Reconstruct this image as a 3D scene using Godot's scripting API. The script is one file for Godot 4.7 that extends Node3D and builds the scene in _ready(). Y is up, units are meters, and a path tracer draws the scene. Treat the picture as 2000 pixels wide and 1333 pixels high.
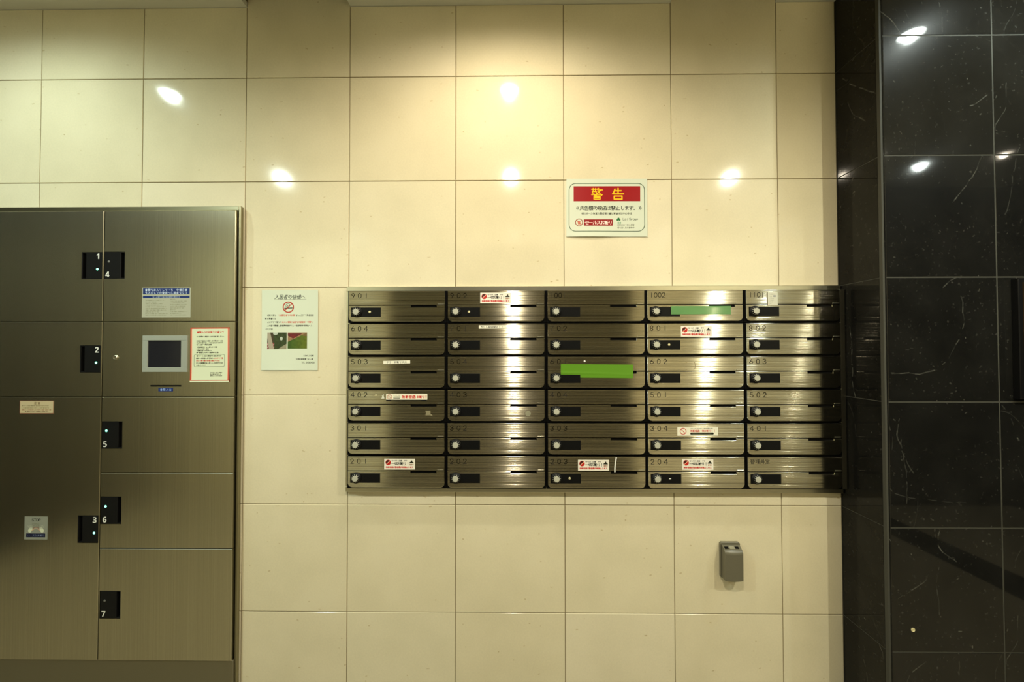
extends Node3D
# Apartment lobby: a cream stone wall with a bank of thirty steel mailboxes, a parcel locker and a dark marble pier.
# Units are metres. The mail wall's face is z = 0, the room lies towards +z, the floor is y = 0.

const CEIL := 2.53
const LEFT := -3.1
const RIGHT := 3.9
const BACK := 2.25
const PIER_X := 1.175
const PIER_Z := 0.18
const TILE_X: Array = [-3.1, -2.587, -2.187, -1.7866, -1.3987, -1.0097, -0.6209, -0.2248, 0.1752, 0.5713, 0.959, 1.1745]
const TILE_Y: Array = [2.2611, 1.8698, 1.4755, 1.0763, 0.6769, 0.2874, 0.0]

var M := {}
var used := {}

# ------------------------------------------------------------------ lettering, as pen strokes on a 16 x 16 grid
# Each stroke is a run of hexadecimal x,y pairs (y downwards); a stroke that begins with ~ is drawn as a smooth curve.
var GLYPHS := {
	"0": "~81c4c8cc8f4c484481", "1": "818f", "2": "~35428191b4b73f 3fcf", "3": "~334281b3b578 ~78b9cc8f4e3c", "4": "a1af a12bdb",
	"5": "b151 5147 ~4797cacd8f3d", "6": "~913a4d8fccc9873a", "7": "31c1 c15f", "8": "~81b3b578454381 ~78bbbd8f4d4b78", "9": "~c689464381b3c67f",
	"S": "~c3813478badd8f3d", "T": "21e1 818f", "O": "~81d4d8dc8f3c383481", "P": "313f ~31b1d4d6b838", "E": "413f 31d1 38b8 3fdf", "L": "313f 3fdf",
	"G": "~d3813448 3c8fdcd9 d999", "r": "564f ~59a6c7", "e": "3aca ~ca9637 3c8fce", "o": "~86c8cd8f4d4886", "u": "~464c6fac a6af", "p": "461f ~47a6ca8d4c", "i": "868f 8384", "-": "48b8", "!": "818b 8e8f",
	"一": "18f8", "切": "1775 424c7a 83e3ddbc b3a97e", "お": "24a4 525d3e2c4a98cadcbd9d c3e5", "断": "222d8d 525b 2787 3346 7466 573a 577a d293 93897e 97f7 c7cf",
	"り": "4247494a b2ba8f", "無": "5223 34d4 1af a 19f9 3439 7479 a4a9 d4d9 3c2e 6c6e 9cae ccee", "投": "1474 424d2c 1a78 929675 92d2d6f6 79d9ad6f 8adf", "函": "32d2a5 151efefe f5fe 848b6b 4659 c6a9 4c6a caec",
	"広": "8183 34e4 343a1f 966c 6cdb b9de", "告": "4227 44c4 8188 18f8 3b3fdfdb3b", "類": "4147 1474 2132 7162 4417 4477 1a7a 484a2f 4a7f 82f2 b2a4 94e4ec9c94 97e7 9aea ac8f ccef",
	"の": "846b3c275394c4e7eacd9f", "は": "222e3d 65e5 b2bc8e6d7bee", "禁": "4147 1363 4316 4366 93e3 c1c7 c397 c3f7 39c9 1bfb 8b8f6e 5d3f bdde", "止": "828e 87d7 464e 1efe",
	"し": "525b7eaeda", "ま": "34d4 37d7 828c6e4d5b8aed", "す": "14f4 929a6b5977979c6f", "。": "3c2d3e4d3c", "≪": "73487d c388cd", "≫": "43884d 83c88d",
	"セ": "17e5b9 525d7ede", "ー": "18e8", "ル": "53582e a2addbf8", "ス": "33c38a2e 89ee", "入": "6284a9ff 847b1f", "居": "32d2d636 32391f 49e9 979c 5c5fdfdc5c", "者": "43c3 8187 16e6 e21c 5a5fcfca5a 5ccc",
	"皆": "222866 2464 a2a8e8e6 e4a5 898a 4a4fcfca4a 4ccc", "様": "1575 424f 4519 4578 91a3 d1c3 84f4 86e6 78f8 b4b8 b9bf9e 8a9c7f eacc bbff", "へ": "1a65fd",
	"管": "4122 2363 4345 a183 93f3 b3b5 8587 2926e6e9 484f 48c8cb4b 4dcdcf4f", "理": "1363 1767 1c6c 434c 82e2e98982 85e5 b2be 8beb 7eff", "員": "41c1c44441 36d6dc3c36 38d8 3ada 5c2f acdf", "室": "8183 2523e3e5 46c6 8559b9 a8ca 8a8f 4ccc 1ffe",
	"警": "1272 3134 6164 3526 25757a5a 2848 a182 93f3 d388 95ea 19f9 4bcb 4ccc 4dcdcf4f4d", "チ": "b234 17e7 848a5f", "ラ": "33c3 27d79c5f", "ち": "25d5 7248 ~48a7cacc5f", "ら": "5284 ~444a a7cacc4f", "注": "2244 1738 1f4a a1b3 64f4 79e9 6fff a4af", "意": "8183 24e4 16f6 48c8cc4c48 4aca 3e2f 6e7faf ddef",
	"な": "1474 5228 b2d4 a6ad8f6d8bdf", "い": "3439 5d b4da", "を": "24c4 73389cae d88b9eef", "に": "323e 74d4 7bee", "て": "24d48ccf", "る": "33b348 47a6cacd7f6d9d", "日": "424fcfc242 48c8", "中": "2525 24e4ea2a24 818f", "口": "34d4de3e34", "書": "43c3c7 15f5 47c7 818a 19f9 4b4fcfcb4b 4dcd",
}
const FILLER := "居者の皆様にお断りして無断投函を禁止する広告類は管理員室へ入口中日意注の書しますらない"


func strokes(letter: String) -> Array:
	var found := []
	for run in String(GLYPHS.get(letter, "")).split(" ", false):
		var smooth: bool = run.begins_with("~")
		var hexes: String = run.trim_prefix("~")
		var line := PackedVector2Array()
		for i in range(0, hexes.length() - 1, 2):
			line.append(Vector2("0123456789abcdef".find(hexes[i]), "0123456789abcdef".find(hexes[i + 1])))
		if smooth and line.size() > 2:
			var closed: bool = line[0] == line[line.size() - 1]
			var n := line.size()
			var fine := PackedVector2Array()
			for i in n - 1:
				var before: Vector2 = line[i - 1] if i > 0 else (line[n - 2] if closed else line[0])
				var after: Vector2 = line[i + 2] if i + 2 < n else (line[1] if closed else line[n - 1])
				for k in 5:
					fine.append(line[i].cubic_interpolate(line[i + 1], before, after, k / 5.0))
			fine.append(line[n - 1])
			line = fine
		if line.size() > 1:
			found.append(line)
	return found


func ink(im: Image, a: Vector2, b: Vector2, width: float, c: Color) -> void:
	var r := width * 0.5 + 1.0
	var along := b - a
	var l2 := maxf(along.length_squared(), 1e-6)
	for y in range(maxi(0, int(minf(a.y, b.y) - r)), mini(im.get_height(), int(maxf(a.y, b.y) + r) + 2)):
		for x in range(maxi(0, int(minf(a.x, b.x) - r)), mini(im.get_width(), int(maxf(a.x, b.x) + r) + 2)):
			var p := Vector2(x + 0.5, y + 0.5)
			var t := clampf((p - a).dot(along) / l2, 0.0, 1.0)
			var cover := clampf(width * 0.5 + 0.5 - p.distance_to(a + along * t), 0.0, 1.0)
			if cover > 0.0:
				im.set_pixel(x, y, im.get_pixel(x, y).lerp(c, cover))


func poly_ink(im: Image, line: Array, width: float, c: Color) -> void:
	for i in line.size() - 1:
		ink(im, line[i], line[i + 1], width, c)


func write(im: Image, words: String, x: float, y: float, size: float, c: Color, weight := 0.09, advance := 1.0, slant := 0.0) -> void:
	for letter in words:
		for line in strokes(letter):
			for i in line.size() - 1:
				var a: Vector2 = line[i] / 16.0
				var b: Vector2 = line[i + 1] / 16.0
				ink(im, Vector2(x + (a.x + slant * (1.0 - a.y)) * size, y + a.y * size), Vector2(x + (b.x + slant * (1.0 - b.y)) * size, y + b.y * size), maxf(weight * size, 0.8), c)
		x += size * advance


func write_line(im: Image, start: int, x: float, y: float, width: float, size: float, c: Color, weight := 0.1) -> void:
	var words := ""
	for i in int(width / size):
		words += FILLER[(start + i * 5 + i * i) % FILLER.length()]
	write(im, words, x, y, size, c, weight)


func fill(im: Image, x: int, y: int, w: int, h: int, c: Color) -> void:
	im.fill_rect(Rect2i(x, y, w, h), c)


func ring(im: Image, centre: Vector2, r: float, width: float, c: Color) -> void:
	for i in 40:
		ink(im, centre + Vector2.from_angle(TAU * i / 40.0) * r, centre + Vector2.from_angle(TAU * (i + 1) / 40.0) * r, width, c)


func round_frame(im: Image, x0: float, y0: float, x1: float, y1: float, r: float, width: float, c: Color) -> void:
	var line := []
	for k in 4:
		var centre: Vector2 = [Vector2(x1 - r, y0 + r), Vector2(x1 - r, y1 - r), Vector2(x0 + r, y1 - r), Vector2(x0 + r, y0 + r)][k]
		for i in 9:
			line.append(centre + Vector2.from_angle(-PI / 2 + PI / 2 * (k + i / 8.0)) * r)
	line.append(line[0])
	poly_ink(im, line, width, c)


func blank(w: int, h: int, c: Color) -> Image:
	var im := Image.create_empty(w, h, false, Image.FORMAT_RGBA8)
	im.fill(c)
	return im


# ------------------------------------------------------------------ mesh helpers
func maker() -> SurfaceTool:
	var st := SurfaceTool.new()
	st.begin(Mesh.PRIMITIVE_TRIANGLES)
	return st


func tri(st: SurfaceTool, p: Array, n: Array, uv: Array) -> void:
	var turn: Vector3 = (p[1] - p[0]).cross(p[2] - p[0])
	var order := [0, 2, 1] if turn.dot(n[0] + n[1] + n[2]) > 0.0 else [0, 1, 2]
	for i in order:
		st.set_normal(n[i])
		st.set_uv(uv[i])
		st.add_vertex(p[i])


func quad(st: SurfaceTool, a: Vector3, b: Vector3, c: Vector3, d: Vector3, n: Vector3, uvs := []) -> void:
	var t := uvs
	if t.is_empty():
		for v in [a, b, c, d]:
			t.append(Vector2(v.z, v.y) if absf(n.x) > 0.8 else (Vector2(v.x, v.z) if absf(n.y) > 0.8 else Vector2(v.x, v.y)))
	tri(st, [a, b, c], [n, n, n], [t[0], t[1], t[2]])
	tri(st, [a, c, d], [n, n, n], [t[0], t[2], t[3]])


# A flat slab of any outline (anticlockwise, in x and y) from z0 to z1, the front edge chamfered by bev.
func prism(st: SurfaceTool, outline: Array, z0: float, z1: float, bev := 0.0) -> void:
	var n := outline.size()
	var inner := PackedVector2Array()
	for i in n:
		var p: Vector2 = outline[i]
		var d1: Vector2 = (p - outline[(i + n - 1) % n]).normalized()
		var d2: Vector2 = (outline[(i + 1) % n] - p).normalized()
		var n1 := Vector2(-d1.y, d1.x)
		var n2 := Vector2(-d2.y, d2.x)
		inner.append(p + (n1 + n2) / maxf(0.3, 1.0 + n1.dot(n2)) * bev)
	var index := Geometry2D.triangulate_polygon(inner)
	for i in range(0, index.size(), 3):
		var p := []
		var q := []
		var t := []
		for k in 3:
			var v: Vector2 = inner[index[i + k]]
			var w: Vector2 = outline[index[i + k]]
			p.append(Vector3(v.x, v.y, z1))
			q.append(Vector3(w.x, w.y, z0))
			t.append(v)
		tri(st, p, [Vector3.BACK, Vector3.BACK, Vector3.BACK], t)
		tri(st, q, [Vector3.FORWARD, Vector3.FORWARD, Vector3.FORWARD], t)
	for i in n:
		var j := (i + 1) % n
		var a: Vector2 = outline[i]
		var b: Vector2 = outline[j]
		var side := Vector3((b - a).y, -(b - a).x, 0).normalized()
		quad(st, Vector3(a.x, a.y, z0), Vector3(b.x, b.y, z0), Vector3(b.x, b.y, z1 - bev), Vector3(a.x, a.y, z1 - bev), side)
		if bev > 0.0:
			quad(st, Vector3(a.x, a.y, z1 - bev), Vector3(b.x, b.y, z1 - bev), Vector3(inner[j].x, inner[j].y, z1), Vector3(inner[i].x, inner[i].y, z1), (side + Vector3.BACK).normalized())


func rect(x0: float, y0: float, x1: float, y1: float) -> Array:
	return [Vector2(x0, y0), Vector2(x1, y0), Vector2(x1, y1), Vector2(x0, y1)]


func block(st: SurfaceTool, a: Vector3, b: Vector3, bev := 0.0) -> void:
	prism(st, rect(a.x, a.y, b.x, b.y), a.z, b.z, bev)


# Turned about the z axis; profile of (radius, z) from the back outwards to the front.
func lathe(st: SurfaceTool, profile: Array, n := 28, centre := Vector2.ZERO) -> void:
	for i in profile.size() - 1:
		var a: Vector2 = profile[i]
		var b: Vector2 = profile[i + 1]
		var slope := Vector2((b - a).y, -(b - a).x).normalized()
		for k in n:
			var p := []
			var m := []
			var t := []
			for s in [[a, k], [b, k], [b, k + 1], [a, k + 1]]:
				var way := Vector2.from_angle(TAU * s[1] / n)
				p.append(Vector3(centre.x + way.x * s[0].x, centre.y + way.y * s[0].x, s[0].y))
				m.append(Vector3(way.x * slope.x, way.y * slope.x, slope.y))
				t.append(Vector2(s[0].x * 4.0, float(k) / n))
			tri(st, [p[0], p[1], p[2]], [m[0], m[1], m[2]], [t[0], t[1], t[2]])
			tri(st, [p[0], p[2], p[3]], [m[0], m[2], m[3]], [t[0], t[2], t[3]])


# Lettering cut from thin strips: raised by depth from z, the grid's 14 rows made to the given height.
func letters(st: SurfaceTool, words: String, x: float, top: float, height: float, z: float, depth: float, width: float, advance: float) -> void:
	var u := height / 14.0
	for letter in words:
		for line in strokes(letter):
			for i in line.size() - 1:
				var a := Vector2(x + (line[i].x - 8.0) * u, top - (line[i].y - 1.0) * u)
				var b := Vector2(x + (line[i + 1].x - 8.0) * u, top - (line[i + 1].y - 1.0) * u)
				var way := (b - a).normalized()
				var across := Vector2(-way.y, way.x) * width * 0.5
				a -= way * width * 0.3
				b += way * width * 0.3
				prism(st, [a - across, b - across, b + across, a + across], z, z + depth)
		x += advance


# A sheet of paper or film: a fine grid, bent a little off the surface, with thickness; its front carries the print.
func sheet(w: float, h: float, thick: float, bend: Callable, nx := 10, ny := 10) -> ArrayMesh:
	var st := maker()
	var at := func(i: int, j: int, back: bool) -> Vector3:
		var u := float(i) / nx
		var v := float(j) / ny
		return Vector3((u - 0.5) * w, (0.5 - v) * h, float(bend.call(u, v)) + (0.0 if back else thick))
	for j in ny:
		for i in nx:
			var t := [Vector2(float(i) / nx, float(j) / ny), Vector2(float(i + 1) / nx, float(j) / ny), Vector2(float(i + 1) / nx, float(j + 1) / ny), Vector2(float(i) / nx, float(j + 1) / ny)]
			for back in [false, true]:
				var p := [at.call(i, j, back), at.call(i + 1, j, back), at.call(i + 1, j + 1, back), at.call(i, j + 1, back)]
				var n: Vector3 = (p[3] - p[0]).cross(p[1] - p[0]).normalized()
				n = (n if n.z > 0.0 else -n) * (-1.0 if back else 1.0)
				quad(st, p[0], p[1], p[2], p[3], n, t if not back else [Vector2(0.001, 0.001), Vector2(0.002, 0.001), Vector2(0.002, 0.002), Vector2(0.001, 0.002)])
	var edge := [Vector2(0.002, 0.002), Vector2(0.003, 0.002), Vector2(0.003, 0.003), Vector2(0.002, 0.003)]
	for i in nx:
		for j in [0, ny]:
			quad(st, at.call(i, j, true), at.call(i + 1, j, true), at.call(i + 1, j, false), at.call(i, j, false), Vector3.UP if j == 0 else Vector3.DOWN, edge)
	for j in ny:
		for i in [0, nx]:
			quad(st, at.call(i, j, true), at.call(i, j + 1, true), at.call(i, j + 1, false), at.call(i, j, false), Vector3.LEFT if i == 0 else Vector3.RIGHT, edge)
	return st.commit()


func flat(_u: float, _v: float) -> float:
	return 0.0003


# ------------------------------------------------------------------ scene-tree helpers
func numbered(called: String) -> String:
	used[called] = int(used.get(called, 0)) + 1
	return called if used[called] == 1 else "%s_%03d" % [called, used[called] - 1]


func part(called: String, shape: Variant, material: Material, parent: Node3D, label := "") -> MeshInstance3D:
	var o := MeshInstance3D.new()
	o.name = called
	o.mesh = shape.commit() if shape is SurfaceTool else shape
	o.material_override = material
	if label:
		o.set_meta("label", label)
	parent.add_child(o, true)
	return o


func tag(o: Node3D, label: String, category: String, group := "") -> void:
	o.set_meta("label", label)
	o.set_meta("category", category)
	if group:
		o.set_meta("group", group)


func thing(called: String, label: String, category: String, at := Vector3.ZERO, group := "") -> Node3D:
	var o := Node3D.new()
	o.name = numbered(called)
	o.position = at
	add_child(o)
	tag(o, label, category, group)
	return o


func single(called: String, shape: Variant, material: Material, at: Vector3, label: String, category: String, group := "") -> MeshInstance3D:
	var o := part(numbered(called), shape, material, self)
	o.position = at
	tag(o, label, category, group)
	return o


func structure(called: String, label: String, shape: Variant = null, material: Material = null) -> Node3D:
	var o: Node3D
	if shape:
		o = part(called, shape, material, self)
	else:
		o = Node3D.new()
		o.name = called
		add_child(o)
	o.set_meta("kind", "structure")
	tag(o, label, "floor" if called == "floor" else "ceiling" if called == "ceiling" else "wall")
	return o


# ------------------------------------------------------------------ materials
func plain(c: Color, rough := 0.5, metal := 0.0) -> StandardMaterial3D:
	var m := StandardMaterial3D.new()
	m.albedo_color = c
	m.roughness = rough
	m.metallic = metal
	return m


func printed(im: Image, rough := 0.45) -> StandardMaterial3D:
	var m := plain(Color.WHITE, rough)
	m.albedo_texture = ImageTexture.create_from_image(im)
	m.texture_repeat = false
	return m


func noise(seed_number: int, freq: float, kind := FastNoiseLite.TYPE_SIMPLEX_SMOOTH, octaves := 3) -> FastNoiseLite:
	var n := FastNoiseLite.new()
	n.seed = seed_number
	n.noise_type = kind
	n.frequency = freq
	n.fractal_octaves = octaves
	n.fractal_type = FastNoiseLite.FRACTAL_FBM if octaves > 1 else FastNoiseLite.FRACTAL_NONE
	return n


# Cream limestone: soft clouds, faint grain, now and then a small brown fossil fleck.
func limestone() -> ImageTexture:
	var size := 768
	var cloud := noise(3, 0.006, FastNoiseLite.TYPE_SIMPLEX_SMOOTH, 4).get_seamless_image(size, size)
	var grain := noise(9, 0.25, FastNoiseLite.TYPE_SIMPLEX_SMOOTH, 2).get_seamless_image(size, size)
	var im := Image.create_empty(size, size, false, Image.FORMAT_RGB8)
	for y in size:
		for x in size:
			var k := 0.965 + 0.045 * cloud.get_pixel(x, y).r + 0.03 * (grain.get_pixel(x, y).r - 0.5)
			im.set_pixel(x, y, Color(k, k * 0.998, k * (0.985 + 0.01 * cloud.get_pixel(x, y).r)))
	var dice := RandomNumberGenerator.new()
	dice.seed = 41
	for i in 130:
		var p := Vector2(dice.randf() * size, dice.randf() * size)
		var way := Vector2.from_angle(dice.randf_range(-0.5, 0.5)) * dice.randf_range(0.3, 6.0) * dice.randf()
		ink(im, p, p + way, dice.randf_range(0.7, 1.7), Color(0.76, 0.70, 0.58).lerp(Color(0.93, 0.9, 0.84), dice.randf()))
	return ImageTexture.create_from_image(im)


# Near-black marble: faint cloud, scattered pale flecks, long thin white veins.
func marble() -> ImageTexture:
	var size := 1024
	var cloud := noise(17, 0.008, FastNoiseLite.TYPE_SIMPLEX_SMOOTH, 5).get_seamless_image(size, size)
	var speck := noise(23, 0.09, FastNoiseLite.TYPE_SIMPLEX_SMOOTH, 3).get_seamless_image(size, size)
	var im := Image.create_empty(size, size, false, Image.FORMAT_RGB8)
	for y in size:
		for x in size:
			var k := 0.075 + 0.045 * cloud.get_pixel(x, y).r
			k += 0.3 * pow(clampf((speck.get_pixel(x, y).r - 0.68) * 4.0, 0.0, 1.0), 1.5) * cloud.get_pixel((x + 300) % size, y).r
			im.set_pixel(x, y, Color(k, k * 0.99, k * 0.92))
	var dice := RandomNumberGenerator.new()
	dice.seed = 5
	for i in 50:
		var p := Vector2(dice.randf() * size, dice.randf() * size)
		var angle := PI / 2 + dice.randfn(0.0, 0.45)
		var pale := dice.randf_range(0.16, 0.48)
		for k in dice.randi_range(7, 30):
			var q := p + Vector2.from_angle(angle) * dice.randf_range(4, 13)
			if dice.randf() < 0.8:
				ink(im, p, q, dice.randf_range(0.7, 1.8), Color(pale, pale, pale * 0.93).lerp(Color(0.08, 0.08, 0.07), dice.randf() * 0.75))
			p = q
			angle += dice.randfn(0.0, 0.16)
	for i in 420:
		var p := Vector2(dice.randf() * size, dice.randf() * size)
		ink(im, p, p + Vector2(dice.randfn(0, 2), dice.randfn(0, 2)), dice.randf_range(0.6, 2.2), Color(0.42, 0.42, 0.38).lerp(Color(0.09, 0.09, 0.085), pow(dice.randf(), 0.6)))
	return ImageTexture.create_from_image(im)


# The grain of brushed steel: fine lines that run along u.
func brushed() -> ImageTexture:
	var w := 64
	var h := 1024
	var im := Image.create_empty(w, h, false, Image.FORMAT_RGB8)
	var dice := RandomNumberGenerator.new()
	dice.seed = 77
	for y in h:
		var k := dice.randf_range(0.90, 1.0)
		for x in w:
			var v := k + dice.randf_range(-0.012, 0.012)
			im.set_pixel(x, y, Color(v, v, v))
	return ImageTexture.create_from_image(im)


# The same grain as relief: each fine line leans a little up or down.
func brushed_normals(along_x: bool) -> ImageTexture:
	var w := 16
	var h := 1024
	var im := Image.create_empty(w if along_x else h, h if along_x else w, false, Image.FORMAT_RGB8)
	var dice := RandomNumberGenerator.new()
	dice.seed = 131
	for y in h:
		var lean := clampf(dice.randfn(0.0, 0.30), -0.7, 0.7)
		var n := Vector3(0, lean, 1).normalized() if along_x else Vector3(lean, 0, 1).normalized()
		for x in w:
			im.set_pixel(x if along_x else y, y if along_x else x, Color(n.x * 0.5 + 0.5, n.y * 0.5 + 0.5, n.z * 0.5 + 0.5))
	return ImageTexture.create_from_image(im)


func triplanar(m: StandardMaterial3D, t: Texture2D, metres: float, shift := Vector3.ZERO) -> StandardMaterial3D:
	m.albedo_texture = t
	m.uv1_triplanar = true
	m.uv1_world_triplanar = true
	m.uv1_triplanar_sharpness = 8.0
	m.uv1_scale = Vector3.ONE / metres
	m.uv1_offset = shift
	return m


func steel(rough: float, along_x: bool, c: Color, aniso := 0.95) -> StandardMaterial3D:
	var m := plain(c, rough, 1.0)
	m.albedo_texture = M.grain
	m.uv1_scale = Vector3(2.0, 5.2, 1.0) if along_x else Vector3(2.2, 2.0, 1.0)
	m.anisotropy_enabled = true
	m.anisotropy = -aniso if along_x else aniso
	m.normal_enabled = along_x
	if along_x:
		m.normal_texture = brushed_normals(along_x)
		m.normal_scale = 1.0
	return m


func make_materials() -> void:
	var stone := limestone()
	var black := marble()
	M.grain = brushed()
	var up := Image.create_empty(1024, 64, false, Image.FORMAT_RGB8)
	var lines: Image = M.grain.get_image()
	for x in 1024:
		for y in 64:
			up.set_pixel(x, y, lines.get_pixel(y, x))
	M.tile = []
	for i in 4:
		var c: Color = [Color(0.903, 0.870, 0.760), Color(0.895, 0.858, 0.742), Color(0.910, 0.875, 0.770), Color(0.9, 0.863, 0.750)][i]
		M.tile.append(triplanar(plain(c, 0.075), stone, 1.5, Vector3(0.37 * i, 0.61 * i, 0.13 * i)))
	M.grout = plain(Color(0.52, 0.46, 0.33), 0.9)
	M.marble = []
	for i in 3:
		M.marble.append(triplanar(plain(Color.WHITE, 0.045), black, 1.7, Vector3(0.29 * i, 0.43 * i, 0.71 * i)))
		M.marble[i].metallic_specular = 0.5
		M.marble[i].clearcoat_enabled = true
		M.marble[i].clearcoat = 0.07
		M.marble[i].clearcoat_roughness = 0.32
	M.honed = []
	for i in 3:
		var m: StandardMaterial3D = M.marble[i].duplicate()
		m.metallic_specular = 0.28
		m.clearcoat_enabled = false
		M.honed.append(m)
	M.marble_grout = plain(Color(0.24, 0.24, 0.21), 0.8)
	M.steel = steel(0.175, true, Color(0.74, 0.72, 0.64), 1.0)
	M.locker_steel = steel(0.25, false, Color(0.84, 0.82, 0.73), 0.6)
	M.locker_steel.albedo_texture = ImageTexture.create_from_image(up)
	M.frame_steel = plain(Color(0.80, 0.79, 0.72), 0.28, 1.0)
	M.black = plain(Color(0.075, 0.075, 0.075), 0.45)
	M.black.metallic_specular = 0.3
	M.gap = plain(Color(0.03, 0.03, 0.03), 0.7)
	M.gap.metallic_specular = 0.2
	M.deep = plain(Color(0.03, 0.03, 0.03), 0.7)
	M.deep.metallic_specular = 0.2
	M.plate = plain(Color(0.055, 0.057, 0.06), 0.4)
	M.plate.metallic_specular = 0.3
	M.grey_cap = plain(Color(0.72, 0.72, 0.66), 0.5)
	M.tick = plain(Color(0.85, 0.85, 0.78), 0.5)
	M.engraved = plain(Color(0.13, 0.11, 0.08), 0.8)
	M.white = plain(Color(0.9, 0.9, 0.87), 0.5)
	M.brass = plain(Color(0.93, 0.89, 0.70), 0.3, 0.4)
	M.plaster = plain(Color(0.91, 0.91, 0.87), 0.9)
	M.floor = plain(Color(0.55, 0.51, 0.42), 0.3)
	M.dark_floor = plain(Color(0.12, 0.12, 0.11), 0.15)
	M.night = plain(Color(0.10, 0.10, 0.09), 0.7)
	M.beige = triplanar(plain(Color(0.9, 0.85, 0.72), 0.25), stone, 1.5)


# ------------------------------------------------------------------ lamps
func downlight(x: float, z: float, energy: float, glow: float, tint: Color, label: String) -> void:
	var o := thing("downlight", label, "ceiling lamp", Vector3(x, CEIL, z), "recessed ceiling downlights")
	o.rotation.x = PI / 2
	var st := maker()
	lathe(st, [Vector2(0.066, 0.0), Vector2(0.066, 0.003), Vector2(0.062, 0.006), Vector2(0.046, 0.006), Vector2(0.042, 0.002)])
	part("trim_ring", st, M.white, o)
	st = maker()
	lathe(st, [Vector2(0.042, 0.0), Vector2(0.042, 0.002), Vector2(0.03, 0.0035), Vector2(0.0001, 0.004)])
	var m := plain(Color.WHITE, 0.4)
	m.emission_enabled = true
	m.emission = tint
	m.emission_energy_multiplier = glow
	part("lens", st, m, o)
	var spot := SpotLight3D.new()
	spot.name = "lamp_light"
	spot.position.z = 0.014
	spot.rotation.y = PI
	spot.light_color = tint
	spot.light_energy = energy
	spot.light_size = 0.014
	spot.spot_angle = 84.0
	spot.spot_angle_attenuation = 0.62
	spot.spot_range = 12.0
	spot.spot_attenuation = 2.0
	spot.shadow_enabled = true
	o.add_child(spot)


# ------------------------------------------------------------------ setting
func tiles(parent: Node3D, xs: Array, ys: Array, mats: Array, gap: float, thick: float, notched := false) -> void:
	for j in ys.size() - 1:
		for i in xs.size() - 1:
			var top: float = ys[j]
			if notched and j == 0 and (i == 5 or i == 9):
				top = 2.66
			var st := maker()
			var w: float = xs[i + 1] - xs[i] - gap
			var h: float = top - ys[j + 1] - gap
			prism(st, rect(-w / 2, -h / 2, w / 2, h / 2), -thick, 0.0, 0.0011)
			var o := part("tile", st, mats[(i * 7 + j * 5 + i * j) % mats.size()], parent)
			o.position = Vector3((xs[i] + xs[i + 1]) / 2, (top + ys[j + 1]) / 2, 0)


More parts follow.
